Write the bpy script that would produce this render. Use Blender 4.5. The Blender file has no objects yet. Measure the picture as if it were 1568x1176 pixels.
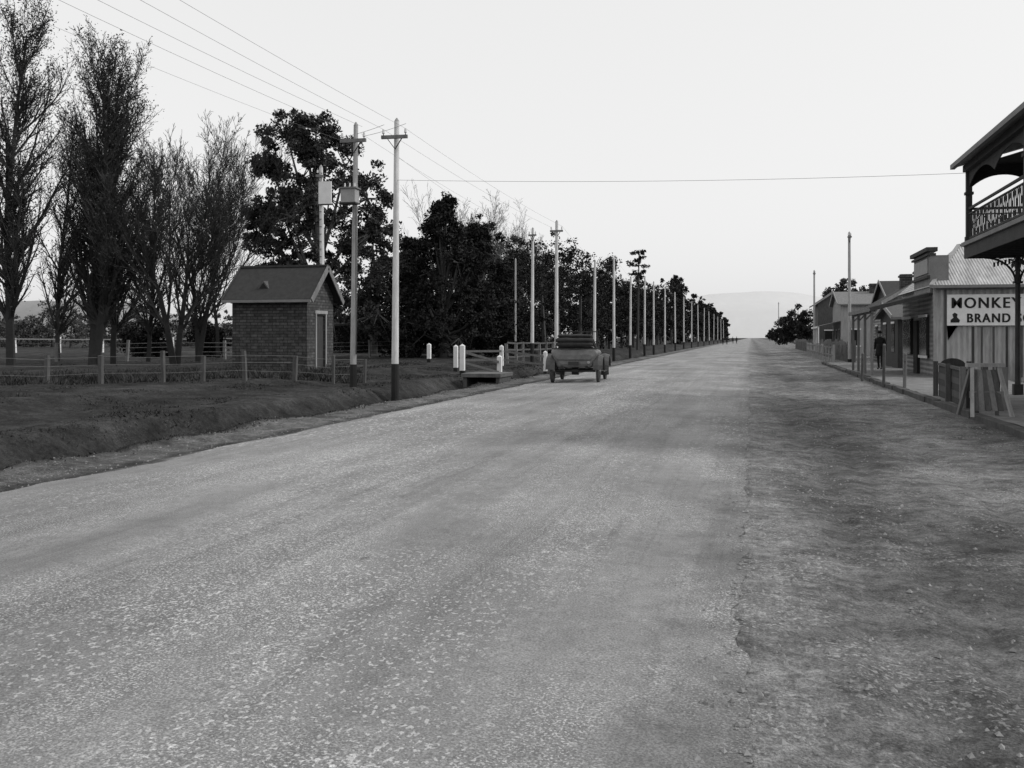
import bpy, math, random
import numpy as np
from mathutils import Vector, Matrix, noise

random.seed(7)
RNG = np.random.default_rng(11)
scene = bpy.context.scene
FPX = 1500.0; EYE = 1.6
YAW = math.atan(366/1500)
S, C = math.sin(YAW), math.cos(YAW)

def site(b, d):
    """survey notes: bearing reading b and distance d (m) -> world x, y (road runs along +Y)"""
    l = (b-784)/FPX*d
    return (-S*d + C*l, C*d + S*l)

def sm(a, b, x):
    t = max(0, min(1, (x-a)/(b-a))); return t*t*(3-2*t)

def gz(x, y=0):
    z = 0.0
    if x < -7.5:
        j = .30*noise.noise(Vector((0, y*.45, 2)))+.14*noise.noise(Vector((x, y*1.7, 2)))
        z -= 0.09*sm(7.55, 7.95, -x)-.04*sm(7.95, 8.8, -x)
        z -= 0.25*sm(9.2+j, 9.6+j, -x)
        z += 0.42*sm(10.3+j, 11.0+j, -x)-.08*sm(11.4, 12.4, -x)+.24*sm(12.4, 15.5, -x)
        z += 0.11*sm(7.8, 9.6, -x)*noise.noise(Vector((x*0.9, y*0.6, 0)))
        z += 0.045*sm(7.6, 8.4, -x)*noise.noise(Vector((x*2.9, y*2.3, 0)))
    elif 0 < x < 4.2:
        z -= 0.05*math.sin(math.pi*x/4.2)
        e = sm(0, .6, x)*sm(-4.3, -3.9, -x)
        w = .25*noise.noise(Vector((0, y*.12, 9)))
        for c_ in (.75, 1.25, 2.3): z -= .035*math.exp(-((x-c_-w)/.13)**2)*e
        z += 0.035*noise.noise(Vector((x*1.6, y*0.9, 3)))*e+.022*noise.noise(Vector((x*5, y*4, 3)))*e
    return z

# ------------------------------------------------------------------ materials
def ntree(name):
    m = bpy.data.materials.new(name); m.use_nodes = True
    nt = m.node_tree; b = nt.nodes['Principled BSDF']
    return m, nt, b

def nnoise(nt, vec, scale, detail=4, rough=.6, dist=0):
    n = nt.nodes.new('ShaderNodeTexNoise'); n.inputs['Scale'].default_value = scale
    n.inputs['Detail'].default_value = detail; n.inputs['Roughness'].default_value = rough; n.inputs['Distortion'].default_value = dist
    if vec is not None: nt.links.new(vec, n.inputs['Vector'])
    return n.outputs['Fac']

def maprange(nt, v, a, b, c, d):
    n = nt.nodes.new('ShaderNodeMapRange'); nt.links.new(v, n.inputs[0])
    for i, q in enumerate((a, b, c, d)): n.inputs[i+1].default_value = q
    return n.outputs[0]

def mth(nt, op, a, b):
    n = nt.nodes.new('ShaderNodeMath'); n.operation = op
    for i, q in enumerate((a, b)):
        if isinstance(q, (int, float)): n.inputs[i].default_value = q
        else: nt.links.new(q, n.inputs[i])
    return n.outputs[0]

def mapping(nt, sc, rot=0):
    tc = nt.nodes.new('ShaderNodeTexCoord'); mp = nt.nodes.new('ShaderNodeMapping')
    mp.inputs['Scale'].default_value = sc; mp.inputs['Rotation'].default_value = (0, 0, rot)
    nt.links.new(tc.outputs['Object'], mp.inputs['Vector']); return mp.outputs[0]

def bump(nt, b, h, strength, dist=.02):
    n = nt.nodes.new('ShaderNodeBump'); n.inputs['Strength'].default_value = strength
    n.inputs['Distance'].default_value = dist
    nt.links.new(h, n.inputs['Height']); nt.links.new(n.outputs[0], b.inputs['Normal'])

def gray(name, v, var=.25, scale=3, rough=.85, stretch=(1, 1, 1), bmp=.3, metallic=0, spec=.3):
    m, nt, b = ntree(name)
    vec = mapping(nt, stretch)
    n1 = nnoise(nt, vec, scale, 6, .65); n2 = nnoise(nt, vec, scale*9, 3, .6)
    f = mth(nt, 'ADD', mth(nt, 'MULTIPLY', n1, .65), mth(nt, 'MULTIPLY', n2, .35))
    val = maprange(nt, f, .3, .7, v*(1-var), v*(1+var))
    nt.links.new(val, b.inputs['Base Color'])
    b.inputs['Roughness'].default_value = rough; b.inputs['Metallic'].default_value = metallic
    b.inputs['Specular IOR Level'].default_value = spec
    if bmp: bump(nt, b, f, bmp)
    return m

M = dict(
 polewhite=gray('weathered_white_pole', .58, .35, 2.5, stretch=(3, 3, .5)),
 polegrey=gray('grey_pole_timber', .36, .4, 3, stretch=(3, 3, .5)),
 tar=gray('tarred_base', .02, .3, 4),  # tarred post bases; also the painted shade inside the culvert
 darkwood=gray('dark_timber', .05, .5, 3, stretch=(4, 4, .8)),
 postdark=gray('old_fence_timber', .085, .5, 3, stretch=(4, 4, .8)),
 greywood=gray('grey_timber', .17, .5, 2, stretch=(4, 4, .6)),
 palewood=gray('pale_timber', .30, .35, 2, stretch=(4, 4, .6)),
 white=gray('white_paint', .74, .12, 4),
 porcelain=gray('porcelain', .6, .1, 4, rough=.3),
 metal=gray('dull_metal', .3, .2, 4, rough=.5),
 darkmetal=gray('dark_iron', .035, .3, 5, rough=.55),
 bark=gray('bark', .05, .5, 2, stretch=(3, 3, .6), bmp=.6),
 twig=gray('twig_bark', .035, .4, 1),
 palebark=gray('pale_bark', .15, .45, 2, stretch=(2, 2, .5)),
 roofdark=gray('slate_roof', .035, .35, 5),
 fascia=gray('painted_trim_dark', .05, .3, 3),
 midpaint=gray('mid_grey_paint', .2, .25, 2),
 carbody=gray('dusty_car_paint', .15, .4, 2.5, rough=.5, bmp=.05),
 cardark=gray('car_black_enamel', .02, .5, 4, rough=.4, bmp=.05),
 carguard=gray('dusty_mudguard', .06, .5, 4, rough=.5, bmp=.05),
 canvas=gray('folded_canvas', .03, .6, 6, bmp=.6),
 rubber=gray('tyre_rubber', .06, .4, 6),
 cloth=gray('dark_coat', .018, .3, 6),
 skin=gray('skin', .35, .1, 6),
 kerb=gray('kerb_stone', .07, .6, 2, bmp=.5),
 path=gray('footpath_gravel', .18, .55, 2.0, bmp=.9),
 concrete=gray('stained_concrete', .12, .5, 3),
 glass=gray('dark_window_glass', .02, .2, 2, rough=.12, bmp=0),
 stone=gray('loose_stone', .24, .6, 2),
 wire=gray('wire', .2, .1, 2),
 text=gray('sign_lettering', .02, .2, 8, bmp=0),
)

def leafmat(name, lo, hi, scale):
    m, nt, b = ntree(name)
    vec = mapping(nt, (1, 1, 1))
    n1 = nnoise(nt, vec, scale, 3, .6); n2 = nnoise(nt, vec, scale*8, 2, .5)
    f = mth(nt, 'ADD', mth(nt, 'MULTIPLY', n1, .6), mth(nt, 'MULTIPLY', n2, .4))
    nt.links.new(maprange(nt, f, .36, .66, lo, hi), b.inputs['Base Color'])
    b.inputs['Roughness'].default_value = .7; b.inputs['Specular IOR Level'].default_value = .15
    return m
M['leafdark'] = leafmat('conifer_foliage', .006, .030, .7)
M['leafgum'] = leafmat('gum_foliage', .010, .085, .6)
M['leafpop'] = leafmat('poplar_leaves', .02, .06, .8)
M['grass'] = leafmat('grass_blades', .012, .075, 1.3)
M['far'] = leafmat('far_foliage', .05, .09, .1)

def brickmat():
    m, nt, b = ntree('rough_brick')
    tc = nt.nodes.new('ShaderNodeTexCoord'); sep = nt.nodes.new('ShaderNodeSeparateXYZ'); cmb = nt.nodes.new('ShaderNodeCombineXYZ')
    nt.links.new(tc.outputs['Object'], sep.inputs[0])
    nt.links.new(mth(nt, 'ADD', sep.outputs[0], sep.outputs[1]), cmb.inputs[0]); nt.links.new(sep.outputs[2], cmb.inputs[1])
    br = nt.nodes.new('ShaderNodeTexBrick'); nt.links.new(cmb.outputs[0], br.inputs['Vector'])
    br.inputs['Scale'].default_value = 1; br.inputs['Brick Width'].default_value = .3; br.inputs['Row Height'].default_value = .11
    br.inputs['Mortar Size'].default_value = .014
    br.inputs['Color1'].default_value = (.035, .035, .035, 1); br.inputs['Color2'].default_value = (.08, .08, .08, 1)
    br.inputs['Mortar'].default_value = (.018, .018, .018, 1)
    n = nnoise(nt, tc.outputs['Object'], 6, 5)
    mx = nt.nodes.new('ShaderNodeVectorMath'); mx.operation = 'SCALE'
    nt.links.new(br.outputs['Color'], mx.inputs[0]); nt.links.new(maprange(nt, n, .3, .7, .45, 1.6), mx.inputs['Scale'])
    nt.links.new(mx.outputs[0], b.inputs['Base Color']); b.inputs['Roughness'].default_value = .9
    bump(nt, b, br.outputs['Fac'], -.5, .02)
    return m
M['brick'] = brickmat()

def corrmat(name, v, axis, freq, var=.4):
    m, nt, b = ntree(name)
    tc = nt.nodes.new('ShaderNodeTexCoord'); sep = nt.nodes.new('ShaderNodeSeparateXYZ')
    nt.links.new(tc.outputs['Object'], sep.inputs[0])
    s = mth(nt, 'SINE', mth(nt, 'MULTIPLY', sep.outputs[axis], freq), 0)
    n = nnoise(nt, mapping(nt, (3, 1, .5)), 1.2, 6, .7)
    f = maprange(nt, n, .3, .7, v*(1-var), v*(1+var))
    f = mth(nt, 'MULTIPLY', f, maprange(nt, s, -1, 1, .8, 1.08))
    nt.links.new(f, b.inputs['Base Color']); b.inputs['Roughness'].default_value = .6
    bump(nt, b, s, .6, .02)
    return m
M['iron_x'] = corrmat('corrugated_iron_roof', .40, 0, 60)
M['iron_y'] = corrmat('corrugated_iron_awning', .16, 1, 60)
M['boards_x'] = corrmat('vertical_board_wall', .34, 0, 32, .45)
M['boards_y'] = corrmat('weatherboard_wall', .2, 2, 34)

def groundmat():
    m, nt, b = ntree('ground_earth_and_grass')
    tc = nt.nodes.new('ShaderNodeTexCoord'); v = tc.outputs['Object']
    sep = nt.nodes.new('ShaderNodeSeparateXYZ'); nt.links.new(v, sep.inputs[0])
    w = nnoise(nt, v, .9, 6, .65)
    x = mth(nt, 'ADD', sep.outputs[0], mth(nt, 'MULTIPLY', mth(nt, 'SUBTRACT', w, .5), .9))
    t = maprange(nt, x, -20, 20, 0, 1)
    r = nt.nodes.new('ShaderNodeValToRGB'); nt.links.new(t, r.inputs[0])
    st = [(-20, .03), (-13, .03), (-10.8, .035), (-9.9, .016), (-9.25, .018), (-9.0, .085), (-8.3, .105), (-8.0, .035), (-7.55, .03), (-7.35, .17), (0, .17), (.5, .13), (1.2, .11), (2.6, .155), (4.2, .13), (9, .14), (13, .08), (20, .05)]
    el = r.color_ramp.elements
    while len(el) < len(st): el.new(.5)
    for e, (xx, c) in zip(el, st): e.position = (xx+20)/40; e.color = (c, c, c, 1)
    n1 = nnoise(nt, v, 1.6, 8, .7); n2 = nnoise(nt, v, 9, 6, .75); n3 = nnoise(nt, v, 70, 2, .6)
    big = nnoise(nt, mapping(nt, (1, .35, 1)), .55, 4, .5)
    f = mth(nt, 'MULTIPLY', maprange(nt, n1, .3, .7, .45, 1.7), maprange(nt, n2, .3, .7, .5, 1.6))
    f = mth(nt, 'MULTIPLY', f, maprange(nt, n3, .35, .65, .7, 1.35))
    f = mth(nt, 'MULTIPLY', f, maprange(nt, big, .35, .65, .7, 1.4))
    sp = maprange(nt, nnoise(nt, v, 34, 2, .5), .57, .64, 0, 1); pm = maprange(nt, nnoise(nt, v, 1.1, 4, .6), .44, .58, 0, 1)
    f = mth(nt, 'ADD', f, mth(nt, 'MULTIPLY', mth(nt, 'MULTIPLY', sp, pm), 1.5))
    mul = mth(nt, 'MULTIPLY', r.outputs[0], f)
    nt.links.new(mul, b.inputs['Base Color']); b.inputs['Roughness'].default_value = .95; b.inputs['Specular IOR Level'].default_value = .1
    bump(nt, b, mth(nt, 'ADD', mth(nt, 'MULTIPLY', n1, 1), mth(nt, 'MULTIPLY', n2, .6)), 1, .09)
    return m
def roadmat():
    m, nt, b = ntree('macadam_road')
    tc = nt.nodes.new('ShaderNodeTexCoord'); v = tc.outputs['Object']
    sep = nt.nodes.new('ShaderNodeSeparateXYZ'); nt.links.new(v, sep.inputs[0])
    st = nnoise(nt, mapping(nt, (1.6, .055, 1)), 1.3, 5, .65, .6)
    st2 = nnoise(nt, mapping(nt, (3.4, .10, 1), .12), 1.6, 3, .6, .8)
    big = nnoise(nt, v, .30, 5, .6); n2 = nnoise(nt, v, 7, 5, .7); n3 = nnoise(nt, v, 90, 2, .6)
    f = mth(nt, 'MULTIPLY', maprange(nt, st, .3, .7, .84, 1.16), maprange(nt, big, .3, .7, .78, 1.22))
    f = mth(nt, 'MULTIPLY', f, maprange(nt, st2, .54, .70, 1.03, .86))
    f = mth(nt, 'MULTIPLY', f, maprange(nt, n2, .3, .7, .86, 1.14))
    f = mth(nt, 'MULTIPLY', f, maprange(nt, n3, .35, .65, .68, 1.32))
    base = mth(nt, 'MULTIPLY', f, .205)
    def patch(sc, s, a, b_): return maprange(nt, nnoise(nt, mapping(nt, s), sc, 4, .6), a, b_, 0, 1)
    sp = mth(nt, 'MULTIPLY', maprange(nt, nnoise(nt, v, 75, 1, .5), .58, .62, 0, 1), patch(.75, (1, .4, 1), .44, .56))
    sp2 = mth(nt, 'MULTIPLY', maprange(nt, nnoise(nt, mapping(nt, (1, .7, 1), .4), 36, 2, .6), .59, .63, 0, 1), patch(.5, (1, .3, 1), .46, .58))
    far = maprange(nt, sep.outputs[1], 7, 16, 0, 1)
    sp3 = mth(nt, 'MULTIPLY', mth(nt, 'MULTIPLY', maprange(nt, nnoise(nt, mapping(nt, (1, .4, 1)), 19, 2, .6), .58, .63, 0, 1), patch(.4, (1, .25, 1), .44, .58)), far)
    tot = mth(nt, 'ADD', base, mth(nt, 'ADD', mth(nt, 'MULTIPLY', sp, .26), mth(nt, 'ADD', mth(nt, 'MULTIPLY', sp2, .24), mth(nt, 'MULTIPLY', sp3, .26))))
    dk = maprange(nt, nnoise(nt, v, 3.3, 3, .7), .71, .76, 1, .55)
    tot = mth(nt, 'MULTIPLY', tot, dk)
    # dirt dragged over the sealed edge
    ex = mth(nt, 'ADD', sep.outputs[0], mth(nt, 'MULTIPLY', mth(nt, 'SUBTRACT', nnoise(nt, v, 1.7, 6, .75), .5), 2.2))
    tot = mth(nt, 'MULTIPLY', tot, maprange(nt, ex, -.55, .05, 1, .68))
    nt.links.new(tot, b.inputs['Base Color']); b.inputs['Roughness'].default_value = .85; b.inputs['Specular IOR Level'].default_value = .2
    bump(nt, b, mth(nt, 'ADD', n2, mth(nt, 'MULTIPLY', n3, .5)), .4, .02)
    return m
M['ground'] = groundmat(); M['road'] = roadmat()

# ------------------------------------------------------------------ mesh helpers
class MB:
    def __init__(s): s.v = []; s.f = []; s.m = []; s.mats = []
    def mi(s, k):
        if k not in s.mats: s.mats.append(k)
        return s.mats.index(k)
    def add(s, vs, fs, k):
        o = len(s.v); s.v += [tuple(q) for q in vs]; i = s.mi(k)
        for f in fs: s.f.append(tuple(o+a for a in f)); s.m.append(i)
    def box(s, x0, x1, y0, y1, z0, z1, k):
        vs = [(x, y, z) for z in (z0, z1) for y in (y0, y1) for x in (x0, x1)]
        s.add(vs, [(0, 2, 3, 1), (4, 5, 7, 6), (0, 1, 5, 4), (2, 6, 7, 3), (0, 4, 6, 2), (1, 3, 7, 5)], k)
    def cyl(s, p, q, r0, r1, k, n=8, caps=True):
        p = Vector(p); q = Vector(q); d = (q-p).normalized()
        a = d.orthogonal().normalized(); c = d.cross(a)
        vs = []
        for (o, r) in ((p, r0), (q, r1)):
            for i in range(n):
                t = 2*math.pi*i/n; vs.append(o+a*math.cos(t)*r+c*math.sin(t)*r)
        fs = [(i, (i+1) % n, n+(i+1) % n, n+i) for i in range(n)]
        if caps: fs += [tuple(range(n-1, -1, -1)), tuple(range(n, 2*n))]
        s.add(vs, fs, k)
    def beam(s, p, q, w, h, k):
        p = Vector(p); q = Vector(q); d = (q-p).normalized()
        up = Vector((0, 0, 1)) if abs(d.z) < .95 else Vector((1, 0, 0))
        a = d.cross(up).normalized()*w/2; c = a.cross(d).normalized()*h/2
        vs = [o+x*a+y*c for o in (p, q) for (x, y) in ((-1, -1), (1, -1), (1, 1), (-1, 1))]
        s.add(vs, [(3, 2, 1, 0), (4, 5, 6, 7), (0, 1, 5, 4), (1, 2, 6, 5), (2, 3, 7, 6), (3, 0, 4, 7)], k)
    def loft(s, rings, k, cap=True):
        n = len(rings[0]); vs = [p for r in rings for p in r]; fs = []
        for j in range(len(rings)-1):
            for i in range(n): fs.append((j*n+i, j*n+(i+1) % n, (j+1)*n+(i+1) % n, (j+1)*n+i))
        if cap: fs += [tuple(range(n-1, -1, -1)), tuple(range((len(rings)-1)*n, len(rings)*n))]
        s.add(vs, fs, k)
    def obj(s, name, parent=None, loc=(0, 0, 0), rot=0, smooth=False, bevel=0):
        me = bpy.data.meshes.new(name); me.from_pydata(s.v, [], s.f)
        for k in s.mats: me.materials.append(M[k])
        me.polygons.foreach_set('material_index', s.m)
        if smooth: me.polygons.foreach_set('use_smooth', [True]*len(s.f))
        me.update()
        o = bpy.data.objects.new(name, me); scene.collection.objects.link(o)
        o.location = loc; o.rotation_euler = (0, 0, rot)
        if parent: o.parent = parent
        if bevel:
            b = o.modifiers.new('bevel', 'BEVEL'); b.width = bevel; b.segments = 2; b.limit_method = 'ANGLE'
        return o
def empty(name, loc=(0, 0, 0), rot=0):
    e = bpy.data.objects.new(name, None); scene.collection.objects.link(e); e.location = loc; e.rotation_euler = (0, 0, rot)
    e.empty_display_size = .3
    return e
def arrmesh(name, V, F, mat, parent=None):
    me = bpy.data.meshes.new(name); me.from_pydata(V.tolist(), [], F.tolist()); me.materials.append(M[mat]); me.update()
    o = bpy.data.objects.new(name, me); scene.collection.objects.link(o)
    if parent: o.parent = parent
    return o

def tubes(segs, n=4):
    A = np.array([list(s[0])+list(s[1])+[s[2], s[3]] for s in segs])
    p, q, r0, r1 = A[:, :3], A[:, 3:6], A[:, 6:7], A[:, 7:8]
    d = q-p; d /= np.linalg.norm(d, axis=1, keepdims=True)+1e-9
    ref = np.where(np.abs(d[:, 2:3]) < .9, [[0, 0, 1.]], [[1., 0, 0]])
    a = np.cross(d, ref); a /= np.linalg.norm(a, axis=1, keepdims=True); c = np.cross(d, a)
    V = np.zeros((len(A), 2*n, 3))
    for i in range(n):
        t = 2*math.pi*i/n; o = a*math.cos(t)+c*math.sin(t)
        V[:, i] = p+o*r0; V[:, n+i] = q+o*r1
    base = np.array([(i, (i+1) % n, n+(i+1) % n, n+i) for i in range(n)])
    F = (np.arange(len(A))[:, None, None]*2*n+base[None]).reshape(-1, 4)
    return V.reshape(-1, 3), F

def leaves(P, size, aspect=.55):
    n = len(P)
    a = RNG.normal(size=(n, 3)); a /= np.linalg.norm(a, axis=1, keepdims=True)
    b = np.cross(a, RNG.normal(size=(n, 3))); b /= np.linalg.norm(b, axis=1, keepdims=True)
    s = size*RNG.uniform(.5, 1.4, (n, 1)); a = a*s*.5; b = b*s*.5*aspect
    V = np.stack([P-a, P+b, P+a, P-b], 1).reshape(-1, 3)
    F = np.arange(4*n).reshape(-1, 4)
    return V, F

def clump_points(centres, rad, m):
    out = []
    for c in centres:
        r = rad*RNG.uniform(.55, 1.4)
        k = int(m*RNG.uniform(.5, 1.4))
        d = RNG.normal(size=(k, 3)); d /= np.linalg.norm(d, axis=1, keepdims=True)
        d *= (RNG.uniform(0, 1, (k, 1))**.6)*r; d[:, 2] *= .8
        out.append(np.array(c)+d)
    return np.concatenate(out)

def grow(segs, tips, p, d, L, r, lev, P):
    maxlev = P['lev']; ns = P['ns'][lev]; step = L/ns
    for i in range(ns):
        t = (i+1)/ns
        d = (d + Vector([random.gauss(0, 1) for _ in range(3)])*P['wob'][lev] + Vector((0, 0, P['up'][lev]))).normalized()
        q = p+d*step
        r0 = r*(1-.85*i/ns); r1 = r*(1-.85*t)
        segs.append((p, q, max(r0, P['rmin']), max(r1, P['rmin'])))
        if lev == maxlev: tips.append(q)
        if lev < maxlev and (lev > 0 or t > P['clear']):
            kn = P['kids'][lev]; k = int(kn)+(random.random() < kn-int(kn))
            for _ in range(k):
                ax = d.orthogonal().normalized(); ax.rotate(Matrix.Rotation(random.uniform(0, 2*math.pi), 3, d))
                cd = d.copy(); cd.rotate(Matrix.Rotation(P['ang'][lev]*random.uniform(.6, 1.3), 3, ax))
                grow(segs, tips, p+(q-p)*random.random(), cd, L*P['rat'][lev]*(1-.55*t if lev == 0 else 1-.3*t)*random.uniform(.7, 1.2), r1*.6+.006, lev+1, P)
        p = q

POP = dict(lev=3, ns=[10, 6, 4, 3], kids=[4.5, 1.8, 1.5], wob=[.03, .07, .10, .14], up=[.06, .13, .10, .05], ang=[.58, .48, .6], rat=[.42, .40, .5], clear=.14, rmin=.009)
VASE = dict(lev=4, ns=[4, 7, 5, 3, 2], kids=[3.4, 1.6, 1.6, 1.3], wob=[.05, .07, .1, .12, .12], up=[.05, .16, .12, .06, .02], ang=[.60, .5, .5, .55], rat=[1.5, .46, .46, .5], clear=.3, rmin=.009)

def bare_tree(name, b, d, H, P, r=.22, seed=1, leaf=0, leafsize=.12, stems=1, lean=0.0, mat='twig', spread=.14):
    random.seed(seed)
    x, y = site(b, d); z = gz(x, y)-.1
    root = empty(name, (x, y, z)); segs = []; tips = []
    for k in range(stems):
        a = random.uniform(0, 6.28); dd = Vector((math.cos(a)*spread*(stems > 1)+lean, math.sin(a)*spread*(stems > 1), 1)).normalized()
        grow(segs, tips, Vector((math.cos(a)*.15*(k > 0), math.sin(a)*.15*(k > 0), 0)), dd, H*random.uniform(.85, 1), r, 0, P)
    V, F = tubes(segs, 5 if len(segs) < 3000 else 3)
    o = arrmesh('branches', V, F, mat, root)
    if leaf and tips:
        T = np.array([list(t) for t in tips]); idx = RNG.integers(0, len(T), leaf)
        Pn = T[idx]+RNG.normal(scale=.16, size=(leaf, 3))
        V, F = leaves(Pn, leafsize); arrmesh('leaves', V, F, 'leafpop', root)
    return root

def crown_tree(name, b, d, H, lobes, clump=.6, m=120, K=14, lsize=.24, mat='leafdark', trunk=.3, trunkmat='bark', xy=None, limbs=True, base=0):
    x, y = xy if xy else site(b, d); z = gz(x, y)-.1
    root = empty(name, (x, y, z)); segs = []
    top = max(l[2] for l in lobes)
    prev = Vector((0, 0, 0)); pts = [prev]
    for i in range(1, 7):
        q = Vector((random.gauss(0, .12)*i*.5, random.gauss(0, .12)*i*.5, top*.9*i/6)); segs.append((prev, q, trunk*(1-.13*(i-1)), trunk*(1-.13*i))); prev = q; pts.append(q)
    cs = []
    for (lx, ly, lz, lr) in lobes:
        if limbs:
            st = pts[max(1, min(5, int(lz/top*4)))]
            mid = (st+Vector((lx, ly, lz)))/2+Vector((0, 0, -.3))
            segs.append((st, mid, trunk*.4, trunk*.25)); segs.append((mid, Vector((lx, ly, lz)), trunk*.25, trunk*.1))
        for _ in range(K):
            v = RNG.normal(size=3); v /= np.linalg.norm(v); v *= lr*RNG.uniform(.5, 1.1)
            cs.append((lx+v[0], ly+v[1], lz+v[2]*.9))
            if limbs and random.random() < .4: segs.append((Vector((lx, ly, lz)), Vector(cs[-1]), trunk*.12, .02))
    V, F = tubes(segs, 6); arrmesh('trunk', V, F, trunkmat, root)
    V, F = leaves(clump_points(cs, clump, m), lsize); arrmesh('foliage', V, F, mat, root)
    return root

# ------------------------------------------------------------------ ground, road
xs = [-5000, -2500, -1200, -600, -300, -150, -90, -60, -45, -35, -28, -24]+[-20+.5*i for i in range(17)]+[-12+.16*i for i in range(28)]+[-7.5, -5, -2.5, 0]+[.13*i for i in range(1, 32)]+[4.2, 6, 9, 14, 25, 50, 100, 250, 600, 1200, 2500, 5000]
xs = sorted(set(round(a, 3) for a in xs))
ys = [-400, -150, -60, -25, -10]+[-5+.5*i for i in range(14)]+[2+.22*i for i in range(130)]+[31+.6*i for i in range(66)]+[71+2*i for i in range(25)]+[125, 140, 160, 200, 260, 350, 500, 800, 1300, 2200, 3500, 6000]
V = [(x, y, gz(x, y)) for y in ys for x in xs]; nx = len(xs)
F = [(j*nx+i, j*nx+i+1, (j+1)*nx+i+1, (j+1)*nx+i) for j in range(len(ys)-1) for i in range(nx-1)]
g = MB(); g.add(V, F, 'ground'); g.obj('ground', smooth=True)

r = MB(); ry = [-20+.35*i for i in range(60)]+[1+.12*i for i in range(400)]+[49+.5*i for i in range(76)]+[87+4*i for i in range(60)]+[340, 400, 500, 700, 1000, 1600]
cx = [-1, -.97, -.6, -.2, .2, .6, .97, 1]; V = []
for y in ry:
    l = -7.45+.16*noise.noise(Vector((0, y*.5, 0)))+.07*noise.noise(Vector((0, y*2.1, 5)))+.03*noise.noise(Vector((0, y*7, 5)))
    rr = -.04+.16*noise.noise(Vector((9, y*.4, 0)))+.07*noise.noise(Vector((3, y*2.3, 5)))+.04*noise.noise(Vector((3, y*8, 5)))
    for c in cx: V.append(((l+rr)/2+c*(rr-l)/2, y, .005+.07*(1-c*c)))
n = len(cx)
r.add(V, [(j*n+i, j*n+i+1, (j+1)*n+i+1, (j+1)*n+i) for j in range(len(ry)-1) for i in range(n-1)], 'road'); r.obj('road', smooth=True)

fp = MB(); fy = [6+.4*i for i in range(141)]; fx = [4.36+.25*i for i in range(18)]
V = [(x, y, .125+.04*noise.noise(Vector((x*1.2, y*.9, 1)))) for y in fy for x in fx]; n = len(fx)
fp.add(V, [(j*n+i, j*n+i+1, (j+1)*n+i+1, (j+1)*n+i) for j in range(len(fy)-1) for i in range(n-1)], 'path'); fp.obj('footpath', smooth=True)
kb = MB(); y = 6.
while y < 62:
    L = random.uniform(.8, 1.3); j = random.uniform(-.03, .03); kb.box(4.18+j, 4.37, y, y+L-.015, -.1, .14+random.uniform(-.03, .015), 'kerb'); y += L
kb.obj('stone_kerb', bevel=.012)

# grass
def blades(name, region, n, h, seed):
    rg = np.random.default_rng(seed); V = []; F = []
    for i in range(n):
        x, y, k = region(rg)
        if k <= 0.05: continue
        z = gz(x, y)-.01; hh = h*rg.uniform(.4, 1.5)*k; a = rg.uniform(0, 6.28); w = .008+.0006*y
        ca, sa = math.cos(a)*w, math.sin(a)*w; lx, ly = rg.normal(0, .6, 2)*hh
        o = len(V); V += [(x-ca, y-sa, z), (x+ca, y+sa, z), (x+lx, y+ly, z+hh)]; F.append((o, o+1, o+2))
    return arrmesh(name, np.array(V), np.array(F), 'grass')
def reg_left(rg):
    y = 5+50*rg.random()**1.1; x = -10.6-rg.gamma(1.5, 4.0)
    k = 2.2*(noise.noise(Vector((x*.6, y*.4, 7)))+.05)+.5*noise.noise(Vector((x*2, y*2, 7)))
    return x, y, min(1.3, k)
blades('verge_grass', reg_left, 75000, .06, 3)
def reg_edge(rg):
    y = 4+60*rg.random(); x = -9.2+rg.normal(0, .15)+.28*noise.noise(Vector((0, y*.45, 2)))
    return x, y, .6
blades('ditch_grass', reg_edge, 6000, .06, 4)
def reg_fence(rg):
    b = rg.uniform(-60, 560); d = 26+6*rg.random()+(b/700)*9; x, y = site(b, d); return x, y, .9+1.2*noise.noise(Vector((x, y, 0)))
blades('tall_grass', reg_fence, 15000, .2, 5)

# loose stones and clods
rg = np.random.default_rng(5); st = MB()
for i in range(9000):
    q = rg.random()
    if q < .62: x = rg.uniform(-.2, 4.1); y = 3+26*rg.random()**1.5
    elif q < .82: x = rg.normal(-.1, .3); y = 3+30*rg.random()
    else: x = rg.uniform(-9.2, -7.4); y = 3+30*rg.random()
    s = .005+.018*rg.random()**3; z = gz(x, y)+(.012 if -7.4 < x < 0 else 0)
    a = rg.uniform(0, 6.28); vs = [(x+math.cos(a+k*1.57)*s*rg.uniform(.7, 1.3), y+math.sin(a+k*1.57)*s*rg.uniform(.7, 1.3), z-.002) for k in range(4)]+[(x, y, z+s*.8)]
    st.add(vs, [(0, 1, 4), (1, 2, 4), (2, 3, 4), (3, 0, 4)], 'stone')
st.obj('loose_gravel')

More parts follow.
